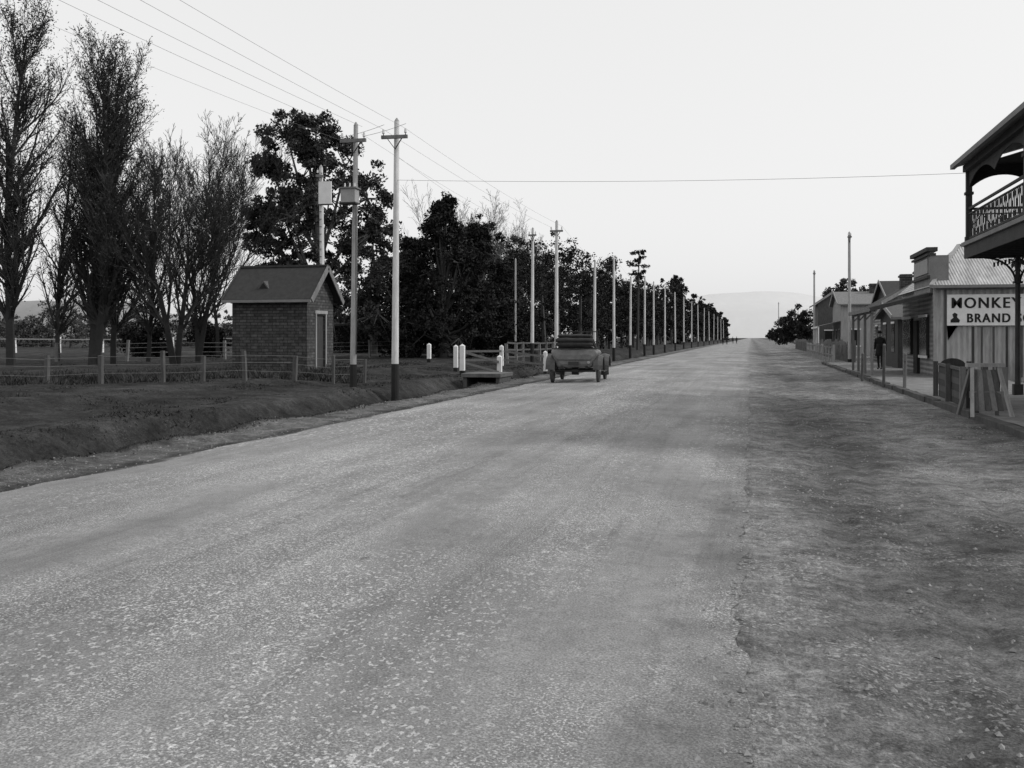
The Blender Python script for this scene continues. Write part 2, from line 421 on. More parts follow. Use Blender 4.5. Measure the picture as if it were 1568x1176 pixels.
# ------------------------------------------------------------------ poles
def pole(x, y, h, arms=(0.45,), w=.8, r=.11, mat='polewhite', box=False, name='power_pole', base=1.15, plate=False):
    z = gz(x, y); p = MB(); b2 = base*random.uniform(.92, 1.08); lx, ly = random.gauss(0, .04), random.gauss(0, .04)
    p.cyl((0, 0, -.3), (0, 0, b2), r*1.14, r*1.06, 'tar', 12)
    p.cyl((0, 0, b2), (lx, ly, h), r*1.0, r*.70, mat, 12)
    p.cyl((lx, ly, h), (lx, ly, h+.1), r*.75, .02, 'metal', 10)
    for a in arms:
        za = h-a
        p.beam((-w/2+lx, -r-.03, za), (w/2+lx, -r-.03, za+random.gauss(0, .02)), .08, .1, 'greywood')
        for sx in (-w/2+.06+lx, w/2-.06+lx):
            p.cyl((sx, -r-.03, za+.05), (sx, -r-.03, za+.12), .015, .015, 'darkmetal', 6)
            p.cyl((sx, -r-.03, za+.11), (sx, -r-.03, za+.23), .045, .03, 'porcelain', 8)
        p.beam((-w*.3+lx, -r-.02, za-.02), (lx, -r*.7, za-.35), .03, .02, 'darkmetal'); p.beam((w*.3+lx, -r-.02, za-.02), (lx, -r*.7, za-.35), .03, .02, 'darkmetal')
    if box:
        p.box(-.22, .22, -.45, -.10, h-2.35, h-1.95, 'metal'); p.box(-.27, .27, -.5, -.08, h-1.95, h-1.91, 'greywood')
        for sx in (-.15, 0, .15): p.cyl((sx, -.28, h-1.91), (sx, -.28, h-1.77), .035, .02, 'porcelain', 8)
        p.beam((-.25, -.28, h-2.37), (.25, -.28, h-2.37), .4, .04, 'darkmetal')
        p.cyl((.11, -.06, 1.0), (.11, -.06, h-2.3), .018, .018, 'darkmetal', 6)
    if plate:
        p.box(-.12, .42, -.2, -.14, h-1.5, h-.6, 'white'); p.box(-.14, .44, -.205, -.135, h-1.55, h-1.5, 'darkmetal')
        for k in range(9): p.beam((-.02, -.13, h-1.8-k*.3), (-.22, -.13, h-1.8-k*.3), .02, .02, 'darkmetal')
    return p.obj(name, loc=(x, y, z), rot=.03)
PX = -10.2
prow = []
pole(PX, 2, 8); prow.append((PX, 2, 8))
for b, tp in [(605, 185), (852, 340), (910, 400), (940, 397), (965, 425), (987, 424), (1001, 432), (1018, 440), (1034, 448), (1047, 455), (1059, 462), (1069, 467), (1078, 472), (1086, 477), (1093, 481), (1099, 485), (1104, 489), (1108, 491)]:
    co = -S+C*(b-784)/FPX; d = PX/co; x, y = site(b, d)
    h = EYE+(517-tp)*d/FPX-gz(x, y)
    pole(x, y, h, arms=(.5,) if d < 60 else (), r=.105 if d < 40 else .11, w=.8 if b < 800 else .7); prow.append((x, y, h+gz(x, y)))
x, y = site(541, 29); pole(x, y, 7.8, arms=(.5,), box=True, mat='polegrey', base=.75, r=.095)
T1 = (x, y)
x, y = site(495, 39.5); pole(x, y, 8.2, arms=(.35,), w=.3, plate=True, base=.4, name='telegraph_pole')
x, y = site(815, 60); pole(x, y, 8.2, arms=(.4,), w=.5, name='telegraph_pole'); T2 = (x, y)
x, y = site(789, 66); pole(x, y, 6.6, arms=(), r=.08, mat='polegrey', name='telegraph_pole')
for b, tp, d in [(1301, 357, 60), (1247, 415, 93), (1192, 463, 220)]:
    x, y = site(b, d); pole(x, y, EYE+(517-tp)*d/FPX, arms=(.25,), w=.25, mat='polegrey', base=.3)

wires = []
def wire(a, b, sag=.3, r=.006, n=14):
    a = Vector(a); b = Vector(b); pr = a
    for i in range(1, n+1):
        t = i/n; q = a.lerp(b, t); q.z -= sag*4*t*(1-t); wires.append((pr, q, r, r)); pr = q
for (a, b) in zip(prow[:9], prow[1:10]):
    for sx in (-.34, .34):
        wire((a[0]+sx, a[1]-.14, a[2]-.25), (b[0]+sx, b[1]-.14, b[2]-.25), .15, .004)
a = prow[1]
for sx in (-.34, .34): wire((T1[0]+sx, T1[1]-.14, 7.8), (T1[0]+sx-1, -3, 8.3), .3, .004)
wire((T1[0], T1[1]-.14, 7.3), (T1[0]-1.5, -3, 7.6), .3, .003)
wire((T1[0]+.3, T1[1]-.14, 7.6), (T2[0], T2[1], 8.0), .2, .004)
wire((a[0], a[1], a[2]-1), (T2[0], T2[1], 7.4), .2, .004)
wire((a[0], a[1], 6.25), (5.6, 28.0, 5.95), .12, .005)
for sx in (-.34, .34): wire((T1[0]+sx, T1[1], 7.55), (a[0]+sx, a[1], 7.9), .03)
V, F = tubes(wires, 4); arrmesh('overhead_wires', V, F, 'wire')

# ------------------------------------------------------------------ small brick hut
hut = empty('brick_hut', (-18.9, 33.2, .3))
L, Dp, H, R = 3.05, 2.3, 2.90, 3.95
w = MB()
w.box(0, L, 0, .2, -.3, H, 'brick'); w.box(0, L, Dp-.2, Dp, -.3, H, 'brick'); w.box(0, .2, .2, Dp-.2, -.3, H, 'brick')
w.box(L-.2, L, .2, .75, -.3, H, 'brick'); w.box(L-.2, L, 1.55, Dp-.2, -.3, H, 'brick'); w.box(L-.2, L, .75, 1.55, 2.15, H, 'brick')
for x0 in (0, L-.2):
    w.add([(x0, 0, H), (x0, Dp, H), (x0, Dp/2, R-.05), (x0+.2, 0, H), (x0+.2, Dp, H), (x0+.2, Dp/2, R-.05)], [(0, 1, 2), (3, 5, 4), (0, 2, 5, 3), (1, 4, 5, 2)], 'brick')
w.box(-.04, L+.04, -.05, .0, H-.32, H-.22, 'fascia'); w.box(-.05, L+.05, -.07, -.001, -.2, .2, 'kerb')
w.obj('walls', hut)
w = MB(); w.box(L-.12, L-.07, .75, 1.55, 0, 2.15, 'darkwood')
w.box(L+.001, L+.04, .67, .75, 0, 2.2, 'palewood'); w.box(L+.001, L+.04, 1.55, 1.63, 0, 2.2, 'palewood'); w.box(L+.001, L+.05, .6, 1.7, 2.2, 2.32, 'palewood'); w.box(L, L+.35, .6, 1.7, -.3, .05, 'concrete')
w.obj('door', hut)
w = MB()
ov = .28; sl = (R-H)/(Dp/2)
for sgn in (0, 1):
    yo, ye = (-ov, Dp/2) if sgn == 0 else (Dp+ov, Dp/2); ze = H-sl*ov
    vs = [(-.25, yo, ze), (L+.3, yo, ze), (L+.3, ye, R), (-.25, ye, R)]
    vs += [(a, b, c+.07) for a, b, c in vs]
    w.add(vs, [(0, 1, 2, 3), (7, 6, 5, 4), (0, 4, 5, 1), (1, 5, 6, 2), (3, 7, 4, 0)] if sgn == 0 else [(3, 2, 1, 0), (4, 5, 6, 7), (1, 5, 4, 0), (2, 6, 5, 1), (0, 4, 7, 3)], 'roofdark')
    w.beam((L+.32, yo, ze), (L+.32, ye, R), .04, .2, 'greywood'); w.beam((-.27, yo, ze), (-.27, ye, R), .04, .2, 'fascia')
w.beam((-.25, Dp/2, R+.08), (L+.3, Dp/2, R+.08), .16, .07, 'darkwood')
w.beam((-.25, -ov-.04, H-sl*ov+.0), (L+.3, -ov-.04, H-sl*ov+.0), .09, .1, 'midpaint')
w.add([(.95, .15, H+.2), (1.45, .15, H+.2), (1.2, .15, H+.52), (1.2, .65, H+.54)], [(0, 1, 2), (1, 3, 2), (2, 3, 0)], 'postdark')
w.add([(1.02, .14, H+.23), (1.38, .14, H+.23), (1.2, .14, H+.45)], [(0, 1, 2)], 'tar')
w.obj('roof', hut)

# ------------------------------------------------------------------ fences
def fence(name, pts, spacing, h, post=.1, rails=(.35, .75), pm='palewood', rm='greywood', rr=.05, wirer=None):
    f = MB()
    for (a, b) in zip(pts[:-1], pts[1:]):
        L = math.dist(a, b); n = max(1, round(L/spacing)); P = []
        for i in range(n+1):
            t = i/n+random.uniform(-.12, .12)/n; x = a[0]+(b[0]-a[0])*t; y = a[1]+(b[1]-a[1])*t; z = gz(x, y)
            P.append((x, y, z)); hh = h*random.uniform(.85, 1.1); s = post/2*random.uniform(.8, 1.25); dx, dy = random.gauss(0, .04), random.gauss(0, .04)
            f.beam((x, y, z-.2), (x+dx, y+dy, z+hh), 2*s, 2*s, pm)
        for p, q in zip(P[:-1], P[1:]):
            for rl in rails:
                f.beam((p[0], p[1]-post*.5, p[2]+rl), (q[0], q[1]-post*.5, q[2]+rl+random.gauss(0, .015)), wirer or .04, wirer or rr*2, rm)
    return f.obj(name)
fence('wire_fence', [site(-120, 26), site(245, 28.5), site(560, 32.5)], 1.35, .88, .10, (.3, .55, .78), 'postdark', 'wire', wirer=.008)
fence('post_and_wire_fence', [site(-100, 52), site(350, 60), site(690, 68)], 3.0, 1.2, .12, (.45, .75, 1.0), 'midpaint', 'wire', wirer=.02)
fence('white_rail_fence', [site(-100, 84), site(500, 90), site(800, 97)], 3.2, 1.4, .16, (1.2,), 'white', 'palewood', .05)
fence('picket_fence', [(-13.5, 54), (-13.5, 85)], 2.2, 1.25, .13, (.35, .75, 1.15), 'greywood', 'postdark', .05)
br = MB()
P = [site(708, 38.5), site(765, 40.5)]; P2 = [site(698, 45), site(768, 49), site(835, 50)]
def wpost(x, y, h):
    z = gz(x, y)
    br.box(x-.09, x+.09, y-.09, y+.09, z-.2, z+.18, 'tar'); br.box(x-.09, x+.09, y-.09, y+.09, z+.18, z+h, 'white')
    br.add([(x-.09, y-.09, z+h), (x+.09, y-.09, z+h), (x+.09, y+.09, z+h), (x-.09, y+.09, z+h), (x, y, z+h+.08)], [(0, 1, 4), (1, 2, 4), (2, 3, 4), (3, 0, 4)], 'white')
for Q in (P, P2):
    for (x, y) in Q: wpost(x, y, 1.15)
    for a, b in zip(Q[:-1], Q[1:]):
        for k in (.5, .92): br.beam((a[0], a[1], gz(*a)+k), (b[0], b[1], gz(*b)+k), .06, .10, 'postdark')
x, y = site(657, 50); wpost(x, y, .9)
br.obj('bridge_railing')
cx_, cy_ = site(737, 36.0)
cv = empty('culvert', (cx_, cy_, -.28))
c = MB(); c.box(-.75, .75, -.1, 1.8, .42, .56, 'concrete'); c.box(-.7, -.55, 0, 1.7, -.2, .42, 'postdark'); c.box(.55, .7, 0, 1.7, -.2, .42, 'postdark'); c.box(-.55, .55, 1.5, 1.6, -.2, .42, 'tar')
c.box(-.55, .55, .05, 1.5, -.02, .03, 'tar')  # near-black floor and back wall paint the shade of the culvert opening
c.obj('slab', cv, bevel=.01)

# ------------------------------------------------------------------ car (rear view)
def ring(y, wb, wt, z0, z1, rnd=.12, n=5):
    pts = []
    for (cx, cz, a0) in ((wt-rnd, z1-rnd, 0), (-(wt-rnd), z1-rnd, 90), (-(wb-rnd), z0+rnd, 180), (wb-rnd, z0+rnd, 270)):
        for i in range(n):
            a = math.radians(a0+90*i/(n-1)); pts.append((cx+math.cos(a)*rnd, y, cz+math.sin(a)*rnd))
    return pts
x, y = site(887, 35.2)
car = empty('vintage_touring_car', (x, y, .035), .06)
b = MB()
b.loft([ring(-1.62, .5, .62, .66, .98, .1), ring(-1.55, .62, .78, .56, 1.12, .12), ring(-1.3, .66, .84, .53, 1.18, .12), ring(-.5, .66, .84, .53, 1.14, .12), ring(.4, .6, .74, .53, 1.12, .12), ring(.75, .5, .62, .53, 1.12, .15)], 'carbody')
b.loft([ring(.75, .42, .48, .6, 1.1, .15), ring(1.7, .34, .38, .6, 1.02, .15)], 'carbody')
b.loft([ring(1.7, .36, .4, .55, 1.06, .12), ring(1.8, .36, .4, .55, 1.06, .12)], 'metal')
b.beam((-.8, -1.36, 1.19), (.8, -1.36, 1.19), .05, .03, 'cardark'); b.beam((-.6, -1.64, .80), (.6, -1.64, .80), .02, .02, 'cardark')
b.obj('body', car, smooth=False, bevel=.01)
b = MB()
b.box(-.62, .62, -1.2, -.75, 1.1, 1.26, 'cardark'); b.box(-.60, .60, -.25, -.12, 1.1, 1.42, 'cardark')
b.obj('seats', car, bevel=.05)
b = MB()
def roll(yc, zc, ry, rz, hw):
    R_ = []
    for xx, k in ((-hw, .35), (-hw+.08, .85), (-.3, 1.1), (-.1, .92), (.15, 1.02), (.35, .95), (hw-.08, .85), (hw, .35)):
        R_.append([(xx, yc+math.cos(t*math.pi/6)*ry*k, zc+math.sin(t*math.pi/6)*rz*k*(1+.10*math.sin(t*2.3+xx*9))) for t in range(12)])
    b.loft(R_, 'canvas')
roll(-1.52, 1.33, .14, .09, .64); roll(-1.44, 1.47, .2, .10, .66); roll(-1.32, 1.62, .2, .07, .60)
for sx in (-.74, .74):
    b.beam((sx, -.6, 1.12), (sx*.88, -1.5, 1.50), .025, .04, 'darkmetal'); b.beam((sx, -.9, 1.12), (sx*.88, -1.4, 1.38), .025, .04, 'darkmetal')
b.obj('folded_hood', car, smooth=True)
b = MB()
for sx in (-.6, .6): b.beam((sx, .66, 1.1), (sx*.97, .58, 1.78), .035, .035, 'darkmetal')
b.beam((-.6, .58, 1.78), (.6, .58, 1.78), .035, .035, 'darkmetal'); b.beam((-.6, .62, 1.42), (.6, .62, 1.42), .025, .025, 'darkmetal')
for i in range(16):
    a0, a1 = i*math.pi/8, (i+1)*math.pi/8
    f_ = lambda a: (.32+.2*math.cos(a), .3+.07*math.sin(a), 1.3+.18*math.sin(a))
    b.cyl(f_(a0), f_(a1), .014, .014, 'cardark', 6, False)
b.obj('windscreen', car)
def wheel(bm, x, y, R=.42):
    for i in range(28):
        a0, a1 = i*2*math.pi/28, (i+1)*2*math.pi/28
        pr = [(.055, R-.05), (.04, R), (-.04, R), (-.055, R-.05), (-.03, R-.09), (.03, R-.09)]
        vs = [(x+o, y+math.cos(a)*r_, R+math.sin(a)*r_) for a in (a0, a1) for o, r_ in pr]
        bm.add(vs, [(j, (j+1) % 6, 6+(j+1) % 6, 6+j) for j in range(6)], 'rubber')
    for i in range(12):
        a = i*math.pi/6; bm.cyl((x, y+math.cos(a)*.05, R+math.sin(a)*.05), (x, y+math.cos(a)*(R-.08), R+math.sin(a)*(R-.08)), .02, .016, 'greywood', 6)
    bm.cyl((x-.08, y, R), (x+.08, y, R), .07, .06, 'metal', 12)
b = MB()
for sx in (-.80, .80):
    wheel(b, sx, -1.2); wheel(b, sx, 1.45)
b.cyl((-.7, -1.2, .42), (.7, -1.2, .42), .045, .045, 'cardark', 10); b.cyl((-.12, -1.2, .42), (.12, -1.2, .42), .15, .15, 'cardark', 12)
b.cyl((-.7, 1.45, .4), (.7, 1.45, .4), .035, .035, 'cardark', 8)
for sx in (-.42, .42): b.box(sx-.04, sx+.04, -1.6, 1.8, .5, .58, 'cardark')
b.obj('wheels_and_chassis', car)
b = MB()
for sx in (-1, 1):
    for yc, fwd in ((-1.2, 0), (1.45, 1)):
        R_ = []
        for i in range(11):
            a = math.radians(5+i*17.5 if not fwd else -25+i*19.5); rr = .52
            yy = yc-math.cos(a)*rr; zz = .42+math.sin(a)*rr*1.02
            w0, w1 = .66, .98
            oy, oz = -math.cos(a), math.sin(a)
            R_.append([(sx*w0, yy, zz), (sx*(w0+w1)/2, yy+oy*.03, zz+oz*.03), (sx*w1, yy-oy*.02, zz-oz*.02), (sx*w1, yy-oy*.05, zz-oz*.05), (sx*(w0+w1)/2, yy+oy*.0, zz+oz*.0), (sx*w0, yy-oy*.03, zz-oz*.03)])
        b.loft(R_, 'carguard')
    b.box(*sorted((sx*.68, sx*.94)), -.68, .95, .36, .40, 'cardark')
b.cyl((.5, -1.66, .72), (.5, -1.58, .72), .05, .05, 'metal', 10); b.box(-.2, .16, -1.66, -1.64, .62, .74, 'darkmetal')
for sx in (-.45, .45): b.cyl((sx, 1.75, .95), (sx, 1.95, .95), .09, .12, 'metal', 14)
b.obj('mudguards', car)

# ------------------------------------------------------------------ balcony hotel, right
ho = empty('verandah_hotel', (0, 0, 0))
Y0, Y1 = 15.0, 27.9
w = MB(); w.box(9.0, 18, Y0, Y1-.25, .0, 7.0, 'midpaint')
for yy in (17, 20.5, 24):
    for z0 in (.9, 4.6):
        w.box(8.96, 8.998, yy, yy+1.2, z0, z0+1.7, 'glass'); w.box(8.93, 9.0, yy-.1, yy, z0-.1, z0+1.8, 'white'); w.box(8.93, 9.0, yy+1.2, yy+1.3, z0-.1, z0+1.8, 'white'); w.box(8.92, 9.0, yy, yy+1.2, z0+1.7, z0+1.8, 'white'); w.box(8.92, 9.0, yy, yy+1.2, z0-.1, z0, 'white')
w.obj('walls', ho)
w = MB()
w.box(5.5, 9.0, Y0, Y1, 3.86, 4.02, 'darkwood')
w.box(5.46, 5.5, Y0, Y1+.04, 3.68, 4.06, 'fascia'); w.box(5.5, 9.0, Y1, Y1+.04, 3.68, 4.06, 'fascia')
w.box(5.40, 5.46, Y0, Y1+.1, 4.0, 4.1, 'midpaint'); w.box(5.46, 9, Y1+.04, Y1+.1, 4.0, 4.1, 'midpaint')
yy = Y0
while yy < Y1: w.box(5.55, 9, yy, yy+.06, 3.7, 3.86, 'darkwood'); yy += .5
w.obj('balcony_floor', ho)
w = MB(); posts_f = [27.84-.0, 22.2, 18.5, 15.3]
UP = [(5.56, p) for p in posts_f]+[(7.2, 27.84)]
for (x, y) in UP:
    w.box(x-.07, x+.07, y-.07, y+.07, 4.06, 5.95, 'fascia'); w.box(x-.1, x+.1, y-.1, y+.1, 5.35, 5.42, 'fascia'); w.box(x-.09, x+.09, y-.09, y+.09, 4.06, 4.25, 'fascia')
for (x, y) in [(6.7, 27.7), (6.7, 23.5), (6.7, 19.3), (6.7, 15.2)]:
    w.cyl((x, y, .13), (x, y, 3.7), .075, .06, 'darkwood', 10); w.box(x-.11, x+.11, y-.11, y+.11, .1, .4, 'darkwood')
    w.box(x-.1, x+.1, y-.1, y+.1, 3.0, 3.06, 'darkwood')
    for dx, dy in ((-1, 0), (1, 0), (0, 1), (0, -1)):
        pr = None
        for i in range(9):
            a = i/8*math.pi/2; rr = .75
            q = (x+dx*(rr-rr*math.cos(a)+.05), y+dy*(rr-rr*math.cos(a)+.05), 3.02+.66*math.sin(a))
            if pr: w.beam(pr, q, .03, .05, 'fascia')
            if i in (2, 4, 6): w.beam(q, (x+dx*.05, y+dy*.05, q[2]+.1), .02, .025, 'fascia')
            pr = q
        for k in range(5):
            cxx = .2+.09*k; cz = 3.62-.07*k*.3
            w.cyl((x+dx*cxx-.0, y+dy*cxx, cz-.1), (x+dx*cxx, y+dy*cxx, cz+.02), .02, .03, 'fascia', 6)
w.obj('posts', ho)
w = MB()
def railrun(a, b):
    a = Vector(a); b = Vector(b); L = (b-a).length; d = (b-a)/L
    for z, hh in ((4.98, .06), (4.84, .03), (4.2, .05)): w.beam(a+Vector((0, 0, z)), b+Vector((0, 0, z)), .05, hh, 'fascia')
    n = int(L/.13)
    for i in range(n):
        q = a+d*(i+.5)*L/n; w.beam(q+Vector((0, 0, 4.2)), q+Vector((0, 0, 4.84)), .018, .018, 'fascia')
    n = int(L/.39)
    for i in range(n):
        q0 = a+d*i*L/n; q1 = a+d*(i+1)*L/n; mm = (q0+q1)/2
        w.beam(q0+Vector((0, 0, 4.52)), mm+Vector((0, 0, 4.84)), .015, .025, 'fascia'); w.beam(mm+Vector((0, 0, 4.84)), q1+Vector((0, 0, 4.52)), .015, .025, 'fascia')
        w.beam(q0+Vector((0, 0, 4.52)), mm+Vector((0, 0, 4.2)), .015, .025, 'fascia'); w.beam(mm+Vector((0, 0, 4.2)), q1+Vector((0, 0, 4.52)), .015, .025, 'fascia')
def valance(a, b, n):
    a = Vector(a); b = Vector(b)
    for i in range(n):
        p0 = a.lerp(b, i/n); p1 = a.lerp(b, (i+1)/n); k = 14
        for j in range(k):
            s0 = p0.lerp(p1, j/k); s1 = p0.lerp(p1, (j+1)/k); nrm = Vector((0, .012, 0)) if abs((b-a).x) > .1 else Vector((.012, 0, 0))
            h0 = .10+.3*abs(2*j/k-1)**2.2; h1 = .10+.3*abs(2*(j+1)/k-1)**2.2
            vs = [s0-nrm+Vector((0, 0, 5.95)), s1-nrm+Vector((0, 0, 5.95)), s1-nrm+Vector((0, 0, 5.95-h1)), s0-nrm+Vector((0, 0, 5.95-h0))]
            vs += [v_+2*nrm for v_ in vs]
            w.add(vs, [(0, 1, 2, 3), (7, 6, 5, 4), (2, 6, 7, 3)], 'fascia')
for a, b in zip(posts_f[:-1], posts_f[1:]):
    railrun((5.56, a-.07, 0), (5.56, b+.07, 0)); valance((5.56, a-.07, 0), (5.56, b+.07, 0), 2)
railrun((5.63, 27.84, 0), (7.13, 27.84, 0)); valance((5.63, 27.84, 0), (7.13, 27.84, 0), 1)
railrun((7.27, 27.84, 0), (8.95, 27.84, 0)); valance((7.27, 27.84, 0), (8.95, 27.84, 0), 1)
w.obj('balustrade', ho)
w = MB()
w.box(5.42, 5.7, Y0, Y1, 5.95, 6.12, 'fascia'); w.box(5.7, 9.0, Y1-.15, Y1, 5.95, 6.12, 'fascia')
w.add([(5.25, Y0, 6.1), (5.25, Y1+.12, 6.1), (9, Y1+.12, 7.1), (9, Y0, 7.1), (5.25, Y0, 6.17), (5.25, Y1+.12, 6.17), (9, Y1+.12, 7.17), (9, Y0, 7.17)], [(0, 1, 2, 3), (7, 6, 5, 4), (1, 5, 6, 2), (0, 4, 5, 1)], 'iron_y')
w.add([(5.7, Y1-.02, 6.12), (9, Y1-.02, 6.12), (9, Y1-.02, 7.08)], [(0, 1, 2)], 'midpaint')
w.box(5.14, 5.25, Y0, Y1+.15, 6.06, 6.18, 'midpaint')
w.box(9, 18, Y0-.2, Y1, 7.0, 7.3, 'fascia'); w.box(8.9, 9.2, Y0, Y1, 7.1, 7.9, 'midpaint')
w.obj('roof', ho)

# ------------------------------------------------------------------ shop with painted board
sh = empty('corrugated_iron_shop')
w = MB(); YA = 39.3
w.box(6.7, 14, YA, YA+.1, .0, 3.55, 'boards_x'); w.box(6.7, 6.8, YA+.1, 47.5, .0, 3.55, 'boards_y'); w.box(13.9, 14, YA+.1, 47.5, .1, 3.55, 'boards_x'); w.box(6.8, 13.9, 47.4, 47.5, .1, 3.55, 'boards_x')
for xx in (7.0, 7.95, 8.25, 8.65, 9.1, 9.6, 10.3, 11): w.box(xx, xx+.07, YA-.03, YA-.002, .15, 2.0 if 7.2 < xx < 9.4 else 3.4, 'darkwood' if int(xx*10) % 2 else 'postdark')
w.box(6.68, 14, YA-.05, YA-.002, 3.38, 3.5, 'greywood')
w.box(6.62, 6.72, YA-.06, YA+.05, .1, 3.56, 'palewood')
w.obj('walls', sh)
w = MB()
w.add([(6.5, YA-.25, 3.52), (14.2, YA-.25, 3.52), (14.2, 47.7, 3.52), (6.5, 47.7, 3.52), (8.2, 43.0, 5.35), (12.5, 43.0, 5.35)], [(0, 1, 5, 4), (1, 2, 5), (2, 3, 4, 5), (3, 0, 4)], 'iron_x')
w.beam((6.5, YA-.25, 3.55), (8.2, 43, 5.38), .14, .05, 'palewood'); w.beam((8.2, 43, 5.38), (12.5, 43, 5.38), .14, .05, 'palewood')
w.box(6.45, 14.2, YA-.33, YA-.25, 3.44, 3.55, 'midpaint')
w.obj('roof', sh)
w = MB()
w.box(6.55, 6.68, YA+.25, 43.3, 3.3, 4.85, 'midpaint'); w.box(6.4, 6.8, YA+.15, 43.4, 4.85, 5.0, 'darkwood'); w.box(6.45, 6.75, YA+.2, 43.35, 4.7, 4.78, 'fascia')
w.box(6.45, 6.55, YA+.25, 43.3, 3.85, 3.95, 'darkwood'); w.box(6.50, 6.548, YA+.6, 43.0, 4.05, 4.6, 'palewood')
w.box(6.68, 7.2, YA+.25, YA+.33, 3.5, 4.7, 'midpaint')
w.obj('false_front', sh)
w = MB()
def skil(x0, z0, x1, z1, ya, yb, k):
    vs = [(x0, ya, z0), (x1, ya, z1), (x1, yb, z1), (x0, yb, z0)]; vs += [(a, b_, c_+.05) for a, b_, c_ in vs]
    w.add(vs, [(3, 2, 1, 0), (4, 5, 6, 7), (0, 1, 5, 4), (1, 2, 6, 5), (2, 3, 7, 6), (3, 0, 4, 7)], k)
skil(4.4, 2.72, 6.55, 3.28, 40.0, 47.5, 'iron_y')
w.box(4.36, 4.42, 39.95, 47.55, 2.6, 2.76, 'greywood'); w.beam((4.45, 39.97, 2.68), (6.55, 39.97, 3.22), .05, .14, 'fascia')
for yy in (40.1, 42.5, 45, 47.3):
    w.box(4.5, 4.6, yy, yy+.1, .05, 2.66, 'greywood'); w.beam((4.55, yy+.05, 2.3), (4.95, yy+.05, 2.75), .05, .05, 'greywood')
w.box(4.5, 4.6, 40, 47.4, 2.55, 2.65, 'greywood')
w.box(6.58, 6.7, 40.6, 42.2, .9, 2.4, 'glass'); w.box(6.58, 6.7, 42.8, 43.7, .13, 2.3, 'tar'); w.box(6.58, 6.7, 44.5, 46.6, .9, 2.4, 'glass')
w.box(6.55, 6.6, 40.5, 42.3, 2.4, 2.5, 'white'); w.box(6.55, 6.6, 40.5, 42.3, .8, .9, 'white'); w.box(6.55, 6.6, 44.4, 46.7, 2.4, 2.5, 'white')
w.obj('verandah', sh)
sg = empty('painted_sign')
w = MB(); w.box(7.08, 11.2, YA-.09, YA-.055, 2.05, 3.2, 'white')
w.add([(7.08, YA-.06, 2.045), (7.45, YA-.06, 2.045), (7.12, YA-.06, 1.5)], [(0, 1, 2), (2, 1, 0)], 'white')
w.obj('board', sg)
def text(s, x, z, size, wd):
    for k, dx in enumerate((0, .022)):
        cu = bpy.data.curves.new('lettering', 'FONT'); cu.body = s; cu.size = size; cu.extrude = .004; cu.align_x = 'LEFT'; cu.offset = .005; cu.space_character = 1.2
        o = bpy.data.objects.new('lettering', cu); scene.collection.objects.link(o); o.data.materials.append(M['text'])
        o.location = (x+dx, YA-.098-.003*k, z); o.rotation_euler = (math.pi/2, 0, 0); o.parent = sg
        o.scale = (wd, 1, 1)
text('MONKEY', 7.2, 2.70, .55, .93); text('BRAND SOAP', 7.74, 2.17, .46, .86)
w = MB()
em = ((7.2, 2.16), (7.5, 2.16), (7.52, 2.25), (7.42, 2.36), (7.44, 2.47), (7.34, 2.53), (7.26, 2.46), (7.3, 2.34), (7.2, 2.26))
w.loft([[(x_, YA-.10, z_) for x_, z_ in em], [(x_, YA-.092, z_) for x_, z_ in em]], 'text'); w.obj('monkey_emblem', sg)

